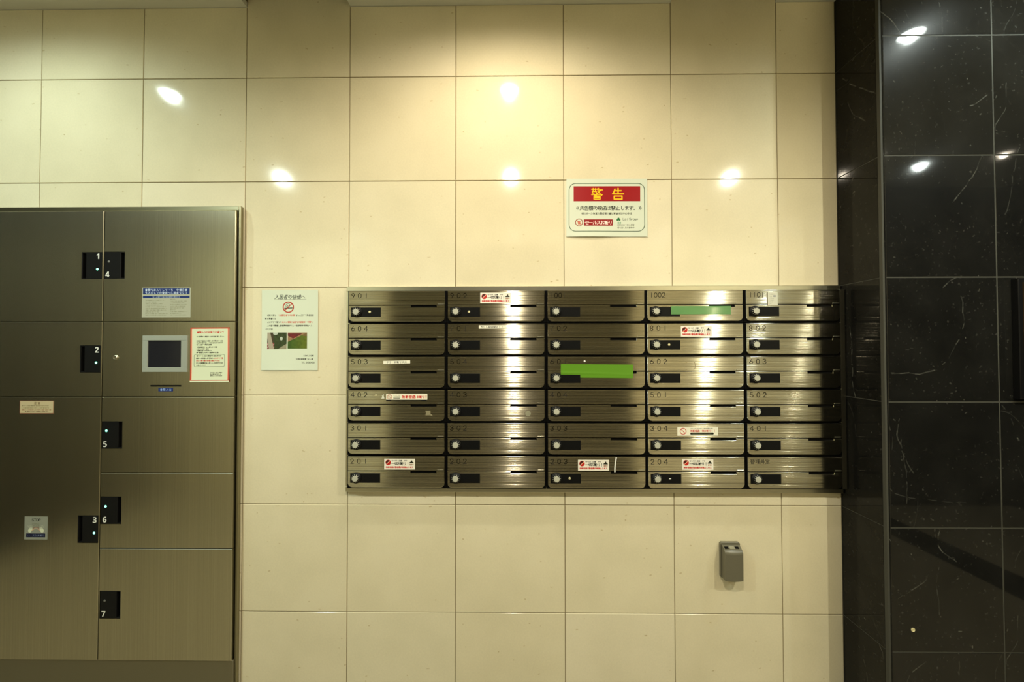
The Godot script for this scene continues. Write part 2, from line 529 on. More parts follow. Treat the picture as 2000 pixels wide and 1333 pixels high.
func build_room() -> void:
	# the mail wall
	var wall := structure("wall_back", "cream limestone tile wall behind the mailboxes")
	var st := maker()
	block(st, Vector3(LEFT, 0, -0.15), Vector3(1.3, 2.75, -0.003))
	part("grout_bed", st, M.grout, wall)
	tiles(wall, TILE_X, [CEIL] + TILE_Y, M.tile, 0.0026, 0.02, true)
	for p in [[-0.249, 0.8045, 0.775, 0.0022], [-0.251, 0.7755, 0.741, 0.0016], [0.1095, 0.8045, 0.750, 0.0018], [0.4655, 0.757, 0.746, 0.0022], [0.455, 0.8045, 0.795, 0.0018]]:
		st = maker()
		prism(st, [Vector2(p[0] - p[3] * 0.4 - 0.002, p[2]), Vector2(p[0] + p[3] * 0.3 - 0.002, p[2]), Vector2(p[0] + p[3] / 2, p[1]), Vector2(p[0] - p[3] / 2, p[1])], 0.0, 0.0006)
		part("sealant_streak", st, M.white, wall)
	# the marble pier on the right: a return towards the wall and a long front
	var pier := structure("wall_right", "polished near-black marble pier with pale joints")
	st = maker()
	block(st, Vector3(PIER_X + 0.0008, 0, -0.15), Vector3(RIGHT + 0.1, 2.75, PIER_Z - 0.0008))
	part("grout_bed", st, M.marble_grout, pier)
	var rows: Array = [CEIL] + TILE_Y
	tiles(pier, [PIER_X + 0.0105, 1.537, 1.937, 2.337, 2.737, 3.137, 3.537, RIGHT], rows, M.marble, 0.0036, 0.014)
	for o in pier.get_children():
		if o.name.begins_with("tile"):
			o.position.z = PIER_Z
	for j in rows.size() - 1:
		st = maker()
		var h: float = rows[j] - rows[j + 1] - 0.0022
		prism(st, rect(-0.0835, -h / 2, 0.0835, h / 2), -0.003, 0.0, 0.0008)
		var side := part("tile", st, M.honed[(j + 1) % 3], pier)
		side.rotation.y = -PI / 2
		side.position = Vector3(PIER_X, (rows[j] + rows[j + 1]) / 2, 0.0835)
	st = maker()
	prism(st, [Vector2(PIER_X + 0.001, 0.168), Vector2(PIER_X + 0.012, 0.168), Vector2(PIER_X + 0.012, PIER_Z - 0.0005), Vector2(PIER_X + 0.0075, PIER_Z - 0.0005), Vector2(PIER_X + 0.001, 0.174)], 0.0, CEIL)
	var strip := part("corner_strip", st, M.honed[0], pier)
	strip.transform = Transform3D(Basis(Vector3(1, 0, 0), Vector3(0, 0, 1), Vector3(0, 1, 0)), Vector3.ZERO)
	# ceiling with two short openings that reach the wall
	st = maker()
	for s in [[LEFT - 0.1, -1.0097], [-0.6209, 0.5713], [0.959, RIGHT + 0.1]]:
		block(st, Vector3(s[0], CEIL, -0.003), Vector3(s[1], CEIL + 0.02, 0.22))
	block(st, Vector3(LEFT - 0.1, CEIL, 0.22), Vector3(RIGHT + 0.1, CEIL + 0.02, 4.6))
	block(st, Vector3(LEFT - 0.1, 2.66, -0.003), Vector3(RIGHT + 0.1, 2.75, 4.6))
	structure("ceiling", "pale plaster ceiling edge along the top of the tiles", st, M.plaster)
	st = maker()
	block(st, Vector3(LEFT - 0.1, -0.1, -0.15), Vector3(2.5, 0, 4.6))
	block(st, Vector3(2.75, -0.1, -0.15), Vector3(RIGHT + 0.1, 0, 4.6))
	structure("floor", "beige stone floor", st, M.floor)
	st = maker()
	block(st, Vector3(2.5, -0.1, -0.15), Vector3(2.75, 0, 4.6))
	var band := structure("trim_1", "dark stone band in the floor", st, M.dark_floor)
	band.set_meta("category", "floor band")
	st = maker()
	block(st, Vector3(LEFT - 0.1, 0, 0), Vector3(LEFT, 2.75, 4.6))
	structure("wall_left", "dark marble side wall beyond the parcel locker", st, M.marble[1])
	st = maker()
	block(st, Vector3(LEFT, 0, BACK), Vector3(-1.2, CEIL, BACK + 0.1))
	block(st, Vector3(1.04, 0, BACK), Vector3(2.75, CEIL, BACK + 0.1))
	block(st, Vector3(-1.2, 2.2, BACK), Vector3(1.04, CEIL, BACK + 0.1))
	structure("wall_front", "beige stone wall facing the mailboxes, with a wide doorway", st, M.beige)
	st = maker()
	block(st, Vector3(RIGHT, 0, PIER_Z), Vector3(RIGHT + 0.1, 2.75, 4.6))
	block(st, Vector3(2.75, 0, 2.15), Vector3(RIGHT, CEIL, BACK + 0.1))
	structure("wall_far_right", "dark marble wall at the right end of the lobby", st, M.marble[2])
	st = maker()
	block(st, Vector3(LEFT, 0, 4.5), Vector3(RIGHT, CEIL, 4.6))
	structure("wall_hall", "dark end wall of the passage", st, M.night)


# ------------------------------------------------------------------ mailboxes
func make_mailbox(w: float) -> Node3D:
	var o := Node3D.new()
	var st := maker()
	block(st, Vector3(-0.0045, -0.1146, -0.038), Vector3(w + 0.0045, 0.0015, -0.006))
	part("body", st, M.gap, o)
	# upper flap: turned steel plate
	st = maker()
	block(st, Vector3(0, -0.0505, -0.012), Vector3(w, 0, 0), 0.0012)
	var flap := part("flap", st, M.steel, o)
	st = maker()
	block(st, Vector3(w - 0.0255, -0.0490, -0.001), Vector3(w - 0.0035, -0.0450, 0.0012), 0.0005)
	part("maker_plate", st, M.frame_steel, flap)
	# lower door with rounded lower corners and a pick-up notch in its top edge
	var r := 0.0165
	var outline := []
	for i in 8:
		outline.append(Vector2(r, -0.11 + r) + Vector2.from_angle(PI + PI / 2 * i / 7.0) * r)
	for i in 8:
		outline.append(Vector2(w - r, -0.11 + r) + Vector2.from_angle(-PI / 2 + PI / 2 * i / 7.0) * r)
	outline.append_array([Vector2(w, -0.0525), Vector2(w * 0.914, -0.0525), Vector2(w * 0.914, -0.0595), Vector2(w * 0.648, -0.0595), Vector2(w * 0.648, -0.0525), Vector2(0, -0.0525)])
	st = maker()
	prism(st, outline, -0.012, 0.0005, 0.0014)
	var door := part("door", st, M.steel, o)
	st = maker()
	prism(st, rect(w * 0.648 + 0.0005, -0.0590, w * 0.914 - 0.0005, -0.0512), -0.011, -0.0100)
	part("finger_slot", st, M.deep, door)
	st = maker()
	block(st, Vector3(0.0088, -0.0935, -0.001), Vector3(0.1165, -0.0595, 0.0012), 0.0008)
	part("lock_plate", st, M.plate, door)
	# combination dial: a black tapered ring with white marks, a grey cap
	var c := Vector2(0.0300, -0.0755)
	st = maker()
	lathe(st, [Vector2(0.0192, 0.001), Vector2(0.0192, 0.004), Vector2(0.0172, 0.006), Vector2(0.0118, 0.0118), Vector2(0.0001, 0.0118)], 32, c)
	part("dial_ring", st, M.black, door)
	st = maker()
	lathe(st, [Vector2(0.0103, 0.0118), Vector2(0.0103, 0.0128), Vector2(0.0096, 0.0135), Vector2(0.0001, 0.0135)], 28, c)
	part("dial_cap", st, M.grey_cap, door)
	st = maker()
	for k in 12:
		var way := Vector3(cos(TAU * k / 12.0 + 0.13), sin(TAU * k / 12.0 + 0.13), 0)
		var across := Vector3(-way.y, way.x, 0) * 0.00058
		var a := Vector3(c.x, c.y, 0.0122) + way * 0.0116
		var b := Vector3(c.x, c.y, 0.0066) + way * 0.0164
		var n := (way * 0.77 + Vector3.BACK * 0.64).normalized()
		quad(st, a - across, a + across, b + across, b - across, n)
		quad(st, b - across, b + across, b + across - n * 0.001, b - across - n * 0.001, (way - Vector3.BACK).normalized())
	part("dial_marks", st, M.tick, door)
	return o


const MAIL_X: Array = [-0.604, -0.2474, 0.1108, 0.4659, 0.817]
const MAIL_W: Array = [0.3463, 0.3476, 0.3461, 0.3403, 0.3312]
const MAIL_TOP := 1.4553
const MAIL_STEP := 0.1186
const MAIL_Z := 0.039
const ROOMS: Array = [["901", "902", "1001", "1002", "1101"], ["604", "701", "702", "801", "802"], ["503", "504", "601", "602", "603"], ["402", "403", "404", "501", "502"], ["301", "302", "303", "304", "401"], ["201", "202", "203", "204", "管理員室"]]
const SAYS := {
	"901": "with a brass lock button, upper left end of the bank", "902": "with a lock button and red-white sticker, top row", "1001": "bare, middle of the top row", "1002": "with translucent green tape across its lower door", "1101": "with a grey paper tag, top right beside the pier",
	"604": "bare, second from top in the leftmost column", "701": "with a narrow white label strip, second row", "702": "bare, just above the one with bright green tape", "801": "with lock button and red-white sticker, second row", "802": "bare, second from top beside the marble pier",
	"503": "with a crooked white label strip, leftmost column", "504": "bare, third row, left of the green-taped one", "601": "with opaque bright green tape across it", "602": "with faint bracket-shaped glue marks on its flap", "603": "bare, third row beside the marble pier",
	"402": "with long red-lettered sticker and torn glue patch", "403": "with a round smudge at the right of its door", "404": "bare, just below the one with bright green tape", "501": "bare, fourth row, second column from the pier", "502": "bare, fourth row beside the marble pier",
	"301": "bare, fifth row of the leftmost column", "302": "bare, fifth row, second column from the left", "303": "bare, fifth row, middle column", "304": "with a long white sticker with prohibition ring", "401": "bare, fifth row beside the marble pier",
	"201": "with red-white sticker, lower left end of the bank", "202": "bare, bottom row, second column from the left", "203": "with lock button, sticker and peeling white tape strip", "204": "with sticker and white chip on its lock plate, bottom row", "管理員室": "marked with four characters instead of a number, lower right end",
}


func build_mailboxes() -> void:
	var st: SurfaceTool
	var x0 := -0.6235
	var x1 := 1.1725
	var y1 := 1.4755
	var y0 := 0.7265
	var frame := thing("mailbox_surround", "thin satin steel surround framing the whole bank of mailboxes", "frame")
	for r in [[x0, 1.4585, x1, y1, 0.012], [x0, y0, x1, 0.7475, 0.012], [x0, 0.7475, -0.6092, 1.4585, 0.012], [1.1545, 0.7475, x1, 1.4585, 0.030]]:
		st = maker()
		block(st, Vector3(r[0], r[1], 0.0008), Vector3(r[2], r[3], r[4]), 0.001)
		part("rail", st, M.frame_steel, frame)
	for i in 5:
		var kind := make_mailbox(MAIL_W[i])
		for j in 6:
			var room: String = ROOMS[j][i]
			var o: Node3D = kind if j == 0 else kind.duplicate()
			o.name = numbered("mailbox")
			o.position = Vector3(MAIL_X[i], MAIL_TOP - MAIL_STEP * j, MAIL_Z)
			add_child(o)
			tag(o, ("brushed steel mailbox %s, %s" % [room, SAYS[room]]) if j < 5 or i < 4 else "brushed steel caretaker's mailbox " + SAYS[room], "mailbox", "brushed steel mailboxes in the wall bank")
		for j in 6:
			var room: String = ROOMS[j][i]
			var o: Node3D = get_node(NodePath("mailbox" if i == 0 and j == 0 else "mailbox_%03d" % (i * 6 + j)))
			st = maker()
			if room.length() == 3:
				letters(st, room, 0.0160, -0.0085, 0.0165, 0.0, 0.0003, 0.0018, 0.0236)
			elif room == "管理員室":
				letters(st, room, 0.0170, -0.0075, 0.0155, 0.0, 0.0003, 0.0012, 0.0172)
			else:
				letters(st, room, 0.0160, -0.0085, 0.0165, 0.0, 0.0003, 0.0018, 0.0145)
			part("room_number", st, M.engraved, o.get_node("flap"))
			if room in ["901", "902", "801", "203"]:
				st = maker()
				lathe(st, [Vector2(0.0042, 0.001), Vector2(0.0042, 0.0022), Vector2(0.003, 0.0032), Vector2(0.0001, 0.0034)], 16, Vector2(0.0765, -0.0755))
				part("lock_button", st, M.brass, o.get_node("door"))
			if room == "204":
				st = maker()
				prism(st, [Vector2(0.0725, -0.0775), Vector2(0.080, -0.0772), Vector2(0.0805, -0.0745), Vector2(0.073, -0.074)], 0.0012, 0.0018)
				part("paint_chip", st, M.white, o.get_node("door"))
			if room == "601":
				st = maker()
				lathe(st, [Vector2(0.0036, 0.0), Vector2(0.003, 0.0008), Vector2(0.0001, 0.001)], 12, Vector2(0.1318, -0.0157))
				part("putty_dot", st, M.white, o.get_node("flap"))


# ------------------------------------------------------------------ stickers and notices
func no_sign(im: Image, c: Vector2, r: float, red: Color) -> void:
	ring(im, c, r, r * 0.22, red)
	ink(im, c + Vector2(-0.7, -0.7) * r, c + Vector2(0.7, 0.7) * r, r * 0.2, red)


func sales_sticker() -> Image:
	var im := blank(440, 152, Color(0.93, 0.91, 0.86))
	var red := Color(0.75, 0.13, 0.10)
	var dark := Color(0.07, 0.08, 0.06)
	# round emblem: a dark and red disc with a pale slash
	for y in range(14, 92):
		for x in range(18, 96):
			var p := Vector2(x - 56.5, y - 53.0) / 37.0
			if p.length() < 1.0:
				im.set_pixel(x, y, red if p.x + p.y > -0.1 else Color(0.25, 0.07, 0.05))
	ink(im, Vector2(34, 74), Vector2(80, 32), 9.0, Color(0.95, 0.72, 0.6))
	ring(im, Vector2(56.5, 53), 36, 5, red)
	write(im, "セールス", 104, 16, 24, dark, 0.13, 0.86)
	write(im, "注意", 204, 16, 25, dark, 0.12, 1.0)
	write(im, "チラシ", 284, 16, 24, dark, 0.12, 0.86)
	write(im, "一切お断り!", 102, 44, 49, dark, 0.12, 0.86)
	# the small dark figure on the right: a cap over a shoulder
	ink(im, Vector2(366, 58), Vector2(416, 58), 13, Color(0.12, 0.11, 0.02))
	ink(im, Vector2(391, 34), Vector2(391, 52), 20, Color(0.12, 0.11, 0.02))
	ink(im, Vector2(372, 50), Vector2(408, 50), 12, Color(0.12, 0.11, 0.02))
	write(im, "管理中", 362, 74, 20, Color(0.55, 0.32, 0.2), 0.12, 1.0)
	write(im, "無断投函は警告類広断禁止しまス", 22, 106, 27, red, 0.16, 0.97)
	return im


func label_strip(words: String, w: int, size: float) -> Image:
	var im := blank(w, 48, Color(0.93, 0.92, 0.85))
	write(im, words, (w - words.length() * size * 1.02) / 2, 24 - size / 2, size, Color(0.16, 0.16, 0.14), 0.1, 1.02)
	return im


func build_stickers() -> void:
	var z := MAIL_Z + 0.0002
	var sale := printed(sales_sticker())
	var small := sheet(0.1102, 0.038, 0.0003, flat, 2, 2)
	for s in [["902, in the top row", Vector2(-0.0751, 1.4293)], ["801, in the second row", Vector2(0.6398, 1.3084)], ["201, at the lower left", Vector2(-0.4180, 0.8357)], ["203, beside the peeling tape strip", Vector2(0.2725, 0.8330)], ["204, bottom row, second column from the pier", Vector2(0.6404, 0.8367)]]:
		single("no_sales_sticker", small, sale, Vector3(s[1].x, s[1].y, z), "white no-sales sticker on mailbox " + s[0], "sticker", "no-sales stickers on the mailboxes")
	single("label_tape", sheet(0.0948, 0.0118, 0.0003, flat, 2, 2), printed(label_strip("ちらし投函禁止!!", 380, 36)), Vector3(-0.0882, 1.3254, z), "narrow white printed label strip on the flap of mailbox 701", "label")
	var crooked := single("label_tape", sheet(0.0967, 0.0110, 0.0003, flat, 2, 2), printed(label_strip("チラシお断りスス", 388, 36)), Vector3(-0.4299, 1.1997, z), "slightly crooked white label strip on the flap of mailbox 503", "label")
	crooked.rotation.z = 0.02
	# long sticker on 402, over an older dark one
	var red := Color(0.78, 0.17, 0.12)
	var dark := Color(0.10, 0.10, 0.09)
	var im := blank(592, 84, Color(0.93, 0.91, 0.83))
	no_sign(im, Vector2(50, 42), 33, Color(0.72, 0.42, 0.34))
	ring(im, Vector2(50, 42), 20, 4, Color(0.55, 0.5, 0.42))
	write_line(im, 3, 104, 14, 96, 12, Color(0.45, 0.44, 0.36))
	write_line(im, 9, 104, 32, 96, 12, Color(0.45, 0.44, 0.36))
	fill(im, 104, 56, 96, 10, Color(0.25, 0.26, 0.2))
	write(im, "無断投函", 226, 20, 47, red, 0.15, 1.06)
	write(im, "お断り", 440, 24, 41, red, 0.15, 0.9)
	write(im, "!!", 542, 22, 42, red, 0.11, 0.4)
	single("notice_sticker", sheet(0.1480, 0.0210, 0.0004, flat, 2, 2), printed(im), Vector3(-0.3934, 1.0755, z + 0.0003), "long white sticker with large red characters on mailbox 402", "sticker")
	var st := maker()
	var ragged := [Vector2(-0.074, -0.004), Vector2(-0.058, -0.0045), Vector2(-0.057, -0.002), Vector2(0.052, -0.002), Vector2(0.054, -0.0045), Vector2(0.071, -0.004), Vector2(0.073, 0.004), Vector2(-0.074, 0.004)]
	prism(st, ragged, 0.0, 0.0002)
	single("torn_sticker", st, M.black, Vector3(-0.3934, 1.0645, z), "torn black sticker remnant showing below the long red-lettered one", "sticker")
	st = maker()
	prism(st, [Vector2(-0.006, -0.008), Vector2(0.006, -0.008), Vector2(0.005, -0.003), Vector2(0.003, 0.001), Vector2(0.004, 0.0075), Vector2(0.001, 0.0065), Vector2(-0.001, 0.001), Vector2(-0.004, 0.0045), Vector2(-0.002, -0.003)], 0.0, 0.0004)
	single("glue_residue", st, M.tick, Vector3(-0.4795, 1.0768, z), "whitish torn paper remnant at the left of mailbox 402's sticker", "residue")
	st = maker()
	prism(st, [Vector2(-0.006, -0.002), Vector2(0.001, -0.003), Vector2(0.004, 0.001), Vector2(0.002, 0.004), Vector2(-0.003, 0.003)], 0.0, 0.0003)
	single("glue_residue", st, plain(Color(0.72, 0.69, 0.55), 0.8), Vector3(-0.5035, 1.0810, z), "tiny glue speck beside the number of mailbox 402", "residue")
	st = maker()
	prism(st, [Vector2(-0.011, -0.008), Vector2(0.004, -0.0075), Vector2(0.0145, -0.011), Vector2(0.0125, -0.006), Vector2(0.007, -0.002), Vector2(0.0065, 0.0095), Vector2(-0.0125, 0.0085), Vector2(-0.009, 0.003)], 0.0, 0.0003)
	single("glue_residue", st, plain(Color(0.52, 0.49, 0.38), 0.85), Vector3(-0.3149, 1.0173, z + 0.0004), "torn square glue patch on the lower door of mailbox 402", "residue")
	st = maker()
	lathe(st, [Vector2(0.010, 0.0), Vector2(0.0095, 0.0002), Vector2(0.0001, 0.0002)], 14)
	single("glue_residue", st, plain(Color(0.60, 0.59, 0.50), 0.75, 0.4), Vector3(0.0404, 1.0158, z + 0.0004), "round matt smudge on the lower door of mailbox 403", "residue")
	st = maker()
	for p in [[Vector2(-0.016, 0.0125), Vector2(-0.0115, 0.0115)], [Vector2(-0.0155, -0.012), Vector2(-0.011, -0.0125)], [Vector2(0.015, 0.0145), Vector2(0.0175, 0.004)], [Vector2(0.0175, 0.004), Vector2(0.0165, -0.008)], [Vector2(0.0165, -0.008), Vector2(0.0135, -0.0125)]]:
		var across: Vector2 = (p[1] - p[0]).orthogonal().normalized() * 0.0006
		prism(st, [p[0] + across, p[1] + across, p[1] - across, p[0] - across], 0.0, 0.0002)
	single("glue_residue", st, plain(Color(0.5, 0.45, 0.30), 0.8), Vector3(0.617, 1.186, z), "faint bracket-shaped glue outline on the flap of mailbox 602", "residue")
	# long sticker on 304
	im = blank(576, 120, Color(0.93, 0.92, 0.84))
	no_sign(im, Vector2(82, 58), 42, Color(0.72, 0.16, 0.14))
	write_line(im, 5, 178, 14, 250, 15, Color(0.42, 0.44, 0.32))
	write_line(im, 15, 420, 12, 98, 17, dark, 0.14)
	write(im, "無断投函一切お断り!!", 184, 38, 33, Color(0.75, 0.15, 0.14), 0.14, 0.98)
	round_frame(im, 190, 84, 506, 98, 6, 14, Color(0.09, 0.10, 0.06))
	write_line(im, 21, 214, 83, 270, 15, Color(0.42, 0.46, 0.34))
	var wide := single("notice_sticker", sheet(0.1440, 0.0300, 0.0003, flat, 2, 2), printed(im), Vector3(0.6413, 0.9533, z), "long white sticker with red prohibition ring on mailbox 304", "sticker")
	wide.rotation.z = 0.004
	# green tapes
	var green := plain(Color(0.36, 0.56, 0.13), 0.35)
	var tape := single("masking_tape", sheet(0.2571, 0.0480, 0.0002, func(u: float, v: float) -> float: return 0.0004 + 0.0006 * exp(-pow((v - 0.66 - 0.10 * u * u) * 12.0, 2.0)) * (1.0 - u * 0.6), 24, 16), green, Vector3(0.2860, 1.1675, z + 0.0003), "opaque bright green tape stuck across mailbox 601", "tape")
	tape.rotation.z = -0.008
	var film := plain(Color(0.45, 0.68, 0.42, 0.55), 0.3)
	film.transparency = BaseMaterial3D.TRANSPARENCY_ALPHA
	single("clear_tape", sheet(0.2130, 0.0295, 0.0002, func(u: float, v: float) -> float: return 0.0015 + 0.0004 * sin(u * 9.0 + v * 3.0), 16, 4), film, Vector3(0.6559, 1.3839, z + 0.0003), "translucent pale green tape across the lower door of mailbox 1002", "tape")
	# paper tag on 1101
	im = blank(146, 190, Color(0.80, 0.80, 0.74))
	fill(im, 0, 0, 6, 190, Color(0.30, 0.28, 0.12))
	write_line(im, 2, 30, 22, 84, 14, Color(0.5, 0.5, 0.46))
	for i in 5:
		write_line(im, 8 + i, 32, 58 + i * 24, 40 + (i * 31) % 40, 15, Color(0.62, 0.63, 0.56))
	fill(im, 84, 44, 36, 24, Color(0.55, 0.56, 0.56))
	single("paper_tag", sheet(0.0365, 0.0475, 0.0006, flat, 2, 2), printed(im, 0.3), Vector3(0.9099, 1.4239, z), "small greyish paper tag on the flap of mailbox 1101", "label")
	# peeling strip on 203
	st = maker()
	var edge := []
	for i in 9:
		var t := i / 8.0
		edge.append(Vector2(0.0045 - 0.0055 * sin(t * 1.7) + 0.001, 0.026 - 0.052 * t))
	var outline := []
	for p in edge:
		outline.append(p + Vector2(-0.0028, 0))
	edge.reverse()
	for p in edge:
		outline.append(p + Vector2(0.0018, 0))
	prism(st, outline, 0.0, 0.0016, 0.0004)
	single("tape_strip", st, M.white, Vector3(0.3483, 0.8349, z), "curled thin white tape strip on the flap of mailbox 203", "tape")


func build_notices() -> void:
	var red := Color(0.60, 0.0, 0.06)
	var dark := Color(0.09, 0.10, 0.08)
	# the warning sign, A4 landscape
	var im := blank(600, 430, Color(0.83, 0.86, 0.79))
	round_frame(im, 20, 35, 580, 391, 50, 4.5, Color(0.16, 0.26, 0.16))
	fill(im, 54, 56, 494, 112, red)
	write(im, "警", 182, 66, 92, Color(0.95, 0.78, 0.08), 0.085)
	write(im, "告", 338, 66, 92, Color(0.95, 0.78, 0.08), 0.11)
	write(im, "≪広告類の投函は禁止します。≫", 66, 200, 36, dark, 0.1, 0.92)
	write_line(im, 4, 112, 250, 390, 17, Color(0.25, 0.26, 0.22), 0.12)
	var badge := Vector2(94, 325)
	ring(im, badge, 26, 5, Color(0.55, 0.25, 0.16))
	write(im, "書", 80, 311, 28, Color(0.75, 0.36, 0.28), 0.1)
	ink(im, badge + Vector2(-18, -18), badge + Vector2(18, 18), 4, Color(0.72, 0.3, 0.22))
	fill(im, 130, 302, 214, 47, Color(0.55, 0.02, 0.06))
	write(im, "セールスお断り", 136, 309, 33, Color(0.97, 0.90, 0.86), 0.13, 0.88)
	for p in [[386, 296, 14.0], [378, 306, 12.0], [394, 306, 12.0], [386, 304, 10.0]]:
		ink(im, Vector2(p[0], p[1]), Vector2(p[0] + 1, p[1]), p[2], Color(0.10, 0.42, 0.22))
	write(im, "Lei", 416, 290, 20, Color(0.25, 0.30, 0.24), 0.09, 0.66)
	write(im, "Group", 462, 290, 20, Color(0.25, 0.30, 0.24), 0.09, 0.66)
	write(im, "日注", 378, 320, 14, Color(0.10, 0.45, 0.26), 0.12)
	write_line(im, 6, 378, 336, 128, 14, Color(0.35, 0.36, 0.30), 0.1)
	write_line(im, 13, 378, 357, 136, 14, Color(0.35, 0.36, 0.30), 0.1)
	var bent := sheet(0.2970, 0.2145, 0.0003, func(u: float, v: float) -> float: return 0.0006 + 0.0045 * pow(v, 5.0) * exp(-pow((u - 0.3) * 3.5, 2.0)) + 0.002 * pow(u, 6.0) * pow(v, 3.0), 20, 16)
	var sign_ := single("warning_sign", bent, printed(im, 0.3), Vector3(0.3324, 1.7662, 0.0004), "laminated warning sign with red banner on the wall above the mailboxes", "sign")
	sign_.rotation.z = -0.004
	# the residents' notice, A4 upright, with a no-smoking ring and two photographs
	im = blank(420, 594, Color(0.85, 0.88, 0.80))
	write(im, "入居者の皆様へ", 92, 34, 34, Color(0.16, 0.17, 0.15), 0.085, 0.96, 0.22)
	ink(im, Vector2(96, 72), Vector2(330, 70), 2.0, Color(0.3, 0.3, 0.27))
	var c := Vector2(197, 128)
	ring(im, c, 38, 7.5, Color(0.70, 0.20, 0.14))
	ink(im, Vector2(170, 136), Vector2(226, 134), 6, Color(0.10, 0.12, 0.08))
	poly_ink(im, [Vector2(196, 130), Vector2(178, 122), Vector2(182, 106), Vector2(202, 100), Vector2(206, 112), Vector2(190, 116), Vector2(194, 126)], 2.5, Color(0.22, 0.24, 0.20))
	ink(im, Vector2(169, 155), Vector2(224, 101), 6.5, Color(0.70, 0.20, 0.14))
	var ink_ := Color(0.26, 0.27, 0.23)
	var warn := Color(0.76, 0.30, 0.22)
	write_line(im, 1, 40, 180, 80, 13.5, ink_, 0.12)
	write_line(im, 8, 124, 180, 128, 13.5, warn, 0.12)
	write_line(im, 3, 252, 180, 140, 13.5, ink_, 0.1)
	write_line(im, 12, 24, 206, 92, 13.5, ink_, 0.12)
	write_line(im, 17, 40, 232, 110, 13.5, ink_, 0.1)
	write_line(im, 23, 150, 232, 232, 13.5, warn, 0.12)
	write_line(im, 29, 40, 258, 348, 13.5, ink_, 0.13)
	write_line(im, 35, 28, 284, 54, 13.5, ink_, 0.1)
	# two small photographs of the ground
	var dice := noise(12, 0.03, FastNoiseLite.TYPE_SIMPLEX_SMOOTH, 3)
	for y in 124:
		for x in 144:
			var k := dice.get_noise_2d(x, y)
			var g := Color(0.20 + 0.06 * k, 0.25 + 0.08 * k, 0.13 + 0.05 * k)
			if x < 26 + (y - 20) * 0.24 and x > (y - 40) * 0.15:
				g = Color(0.66, 0.62, 0.55)
			elif x < 52 and y > 74:
				g = Color(0.52 + 0.2 * k, 0.13, 0.18) if (x + y) % 23 < 15 else Color(0.72, 0.6, 0.58)
			elif Vector2(x - 104, (y - 44) * 0.8).length() < 11 or Vector2(x - 60, (y - 6) * 1.6).length() < 18:
				g = Color(0.74, 0.77, 0.72)
			elif y > 170 - x * 0.62:
				g = Color(0.58, 0.56, 0.46)
			elif x < 48:
				g = Color(0.26, 0.22, 0.15)
			if y < 122:
				im.set_pixel(42 + x, 316 + y, g)
			g = Color(0.22 + 0.16 * x / 144.0 + 0.06 * k, 0.34 + 0.08 * x / 144.0 + 0.06 * k, 0.10 + 0.04 * k)
			if y < 44 - absf(x - 40.0) * 0.55 and y > 6:
				g = Color(0.40 + 0.12 * k, 0.12, 0.13)
			elif y < 68 - x * 0.47:
				g = Color(0.60 + 0.1 * k, 0.46, 0.33)
			elif y < 26 and x > 112:
				g = Color(0.45, 0.36, 0.22)
			if x < 150 and y < 118:
				im.set_pixel(194 + x, 316 + y, g)
	write_line(im, 5, 312, 480, 80, 13, ink_, 0.13)
	write_line(im, 19, 254, 505, 138, 13, ink_, 0.12)
	write(im, "TEL", 296, 531, 12, ink_, 0.1, 0.8)
	write(im, "00-0000-0000", 328, 531, 12, ink_, 0.1, 0.44)
	bent = sheet(0.2100, 0.2970, 0.0003, func(u: float, v: float) -> float: return 0.0005 + 0.003 * pow(v, 6.0) * (0.5 + 0.5 * sin(u * 5.0)) + 0.0015 * pow(1.0 - v, 6.0) + 0.002 * pow(u, 8.0), 16, 20)
	single("notice_poster", bent, printed(im, 0.35), Vector3(-0.8372, 1.3172, 0.0004), "white portrait notice with no-smoking ring and two photographs on the tiles", "notice")


# ------------------------------------------------------------------ parcel locker
const LOCK_Z := 0.032


# A steel door with a chamfered front and an opening for its lock.
func door_with_hole(st: SurfaceTool, x0: float, y0: float, x1: float, y1: float, hole: Rect2) -> void:
	var z1 := LOCK_Z
	var z0 := 0.008
	var b := 0.0016
	var a := hole.position
	var e := hole.end
	for r in [[x0 + b, y0 + b, x1 - b, a.y], [x0 + b, e.y, x1 - b, y1 - b], [x0 + b, a.y, a.x, e.y], [e.x, a.y, x1 - b, e.y]]:
		quad(st, Vector3(r[0], r[1], z1), Vector3(r[2], r[1], z1), Vector3(r[2], r[3], z1), Vector3(r[0], r[3], z1), Vector3.BACK)
	var outer := rect(x0, y0, x1, y1)
	var inner := rect(x0 + b, y0 + b, x1 - b, y1 - b)
	for i in 4:
		var p: Vector2 = outer[i]
		var q: Vector2 = outer[(i + 1) % 4]
		var s: Vector2 = inner[i]
		var t: Vector2 = inner[(i + 1) % 4]
		var side := Vector3((q - p).y, -(q - p).x, 0).normalized()
		quad(st, Vector3(p.x, p.y, z0), Vector3(q.x, q.y, z0), Vector3(q.x, q.y, z1 - b), Vector3(p.x, p.y, z1 - b), side)
		quad(st, Vector3(p.x, p.y, z1 - b), Vector3(q.x, q.y, z1 - b), Vector3(t.x, t.y, z1), Vector3(s.x, s.y, z1), (side + Vector3.BACK).normalized())
	var cut := rect(a.x, a.y, e.x, e.y)
	for i in 4:
		var p: Vector2 = cut[i]
		var q: Vector2 = cut[(i + 1) % 4]
		quad(st, Vector3(p.x, p.y, z0), Vector3(q.x, q.y, z0), Vector3(q.x, q.y, z1), Vector3(p.x, p.y, z1), Vector3(-(q - p).y, (q - p).x, 0).normalized())
	quad(st, Vector3(x0, y0, z0), Vector3(x1, y0, z0), Vector3(x1, y1, z0), Vector3(x0, y1, z0), Vector3.FORWARD)


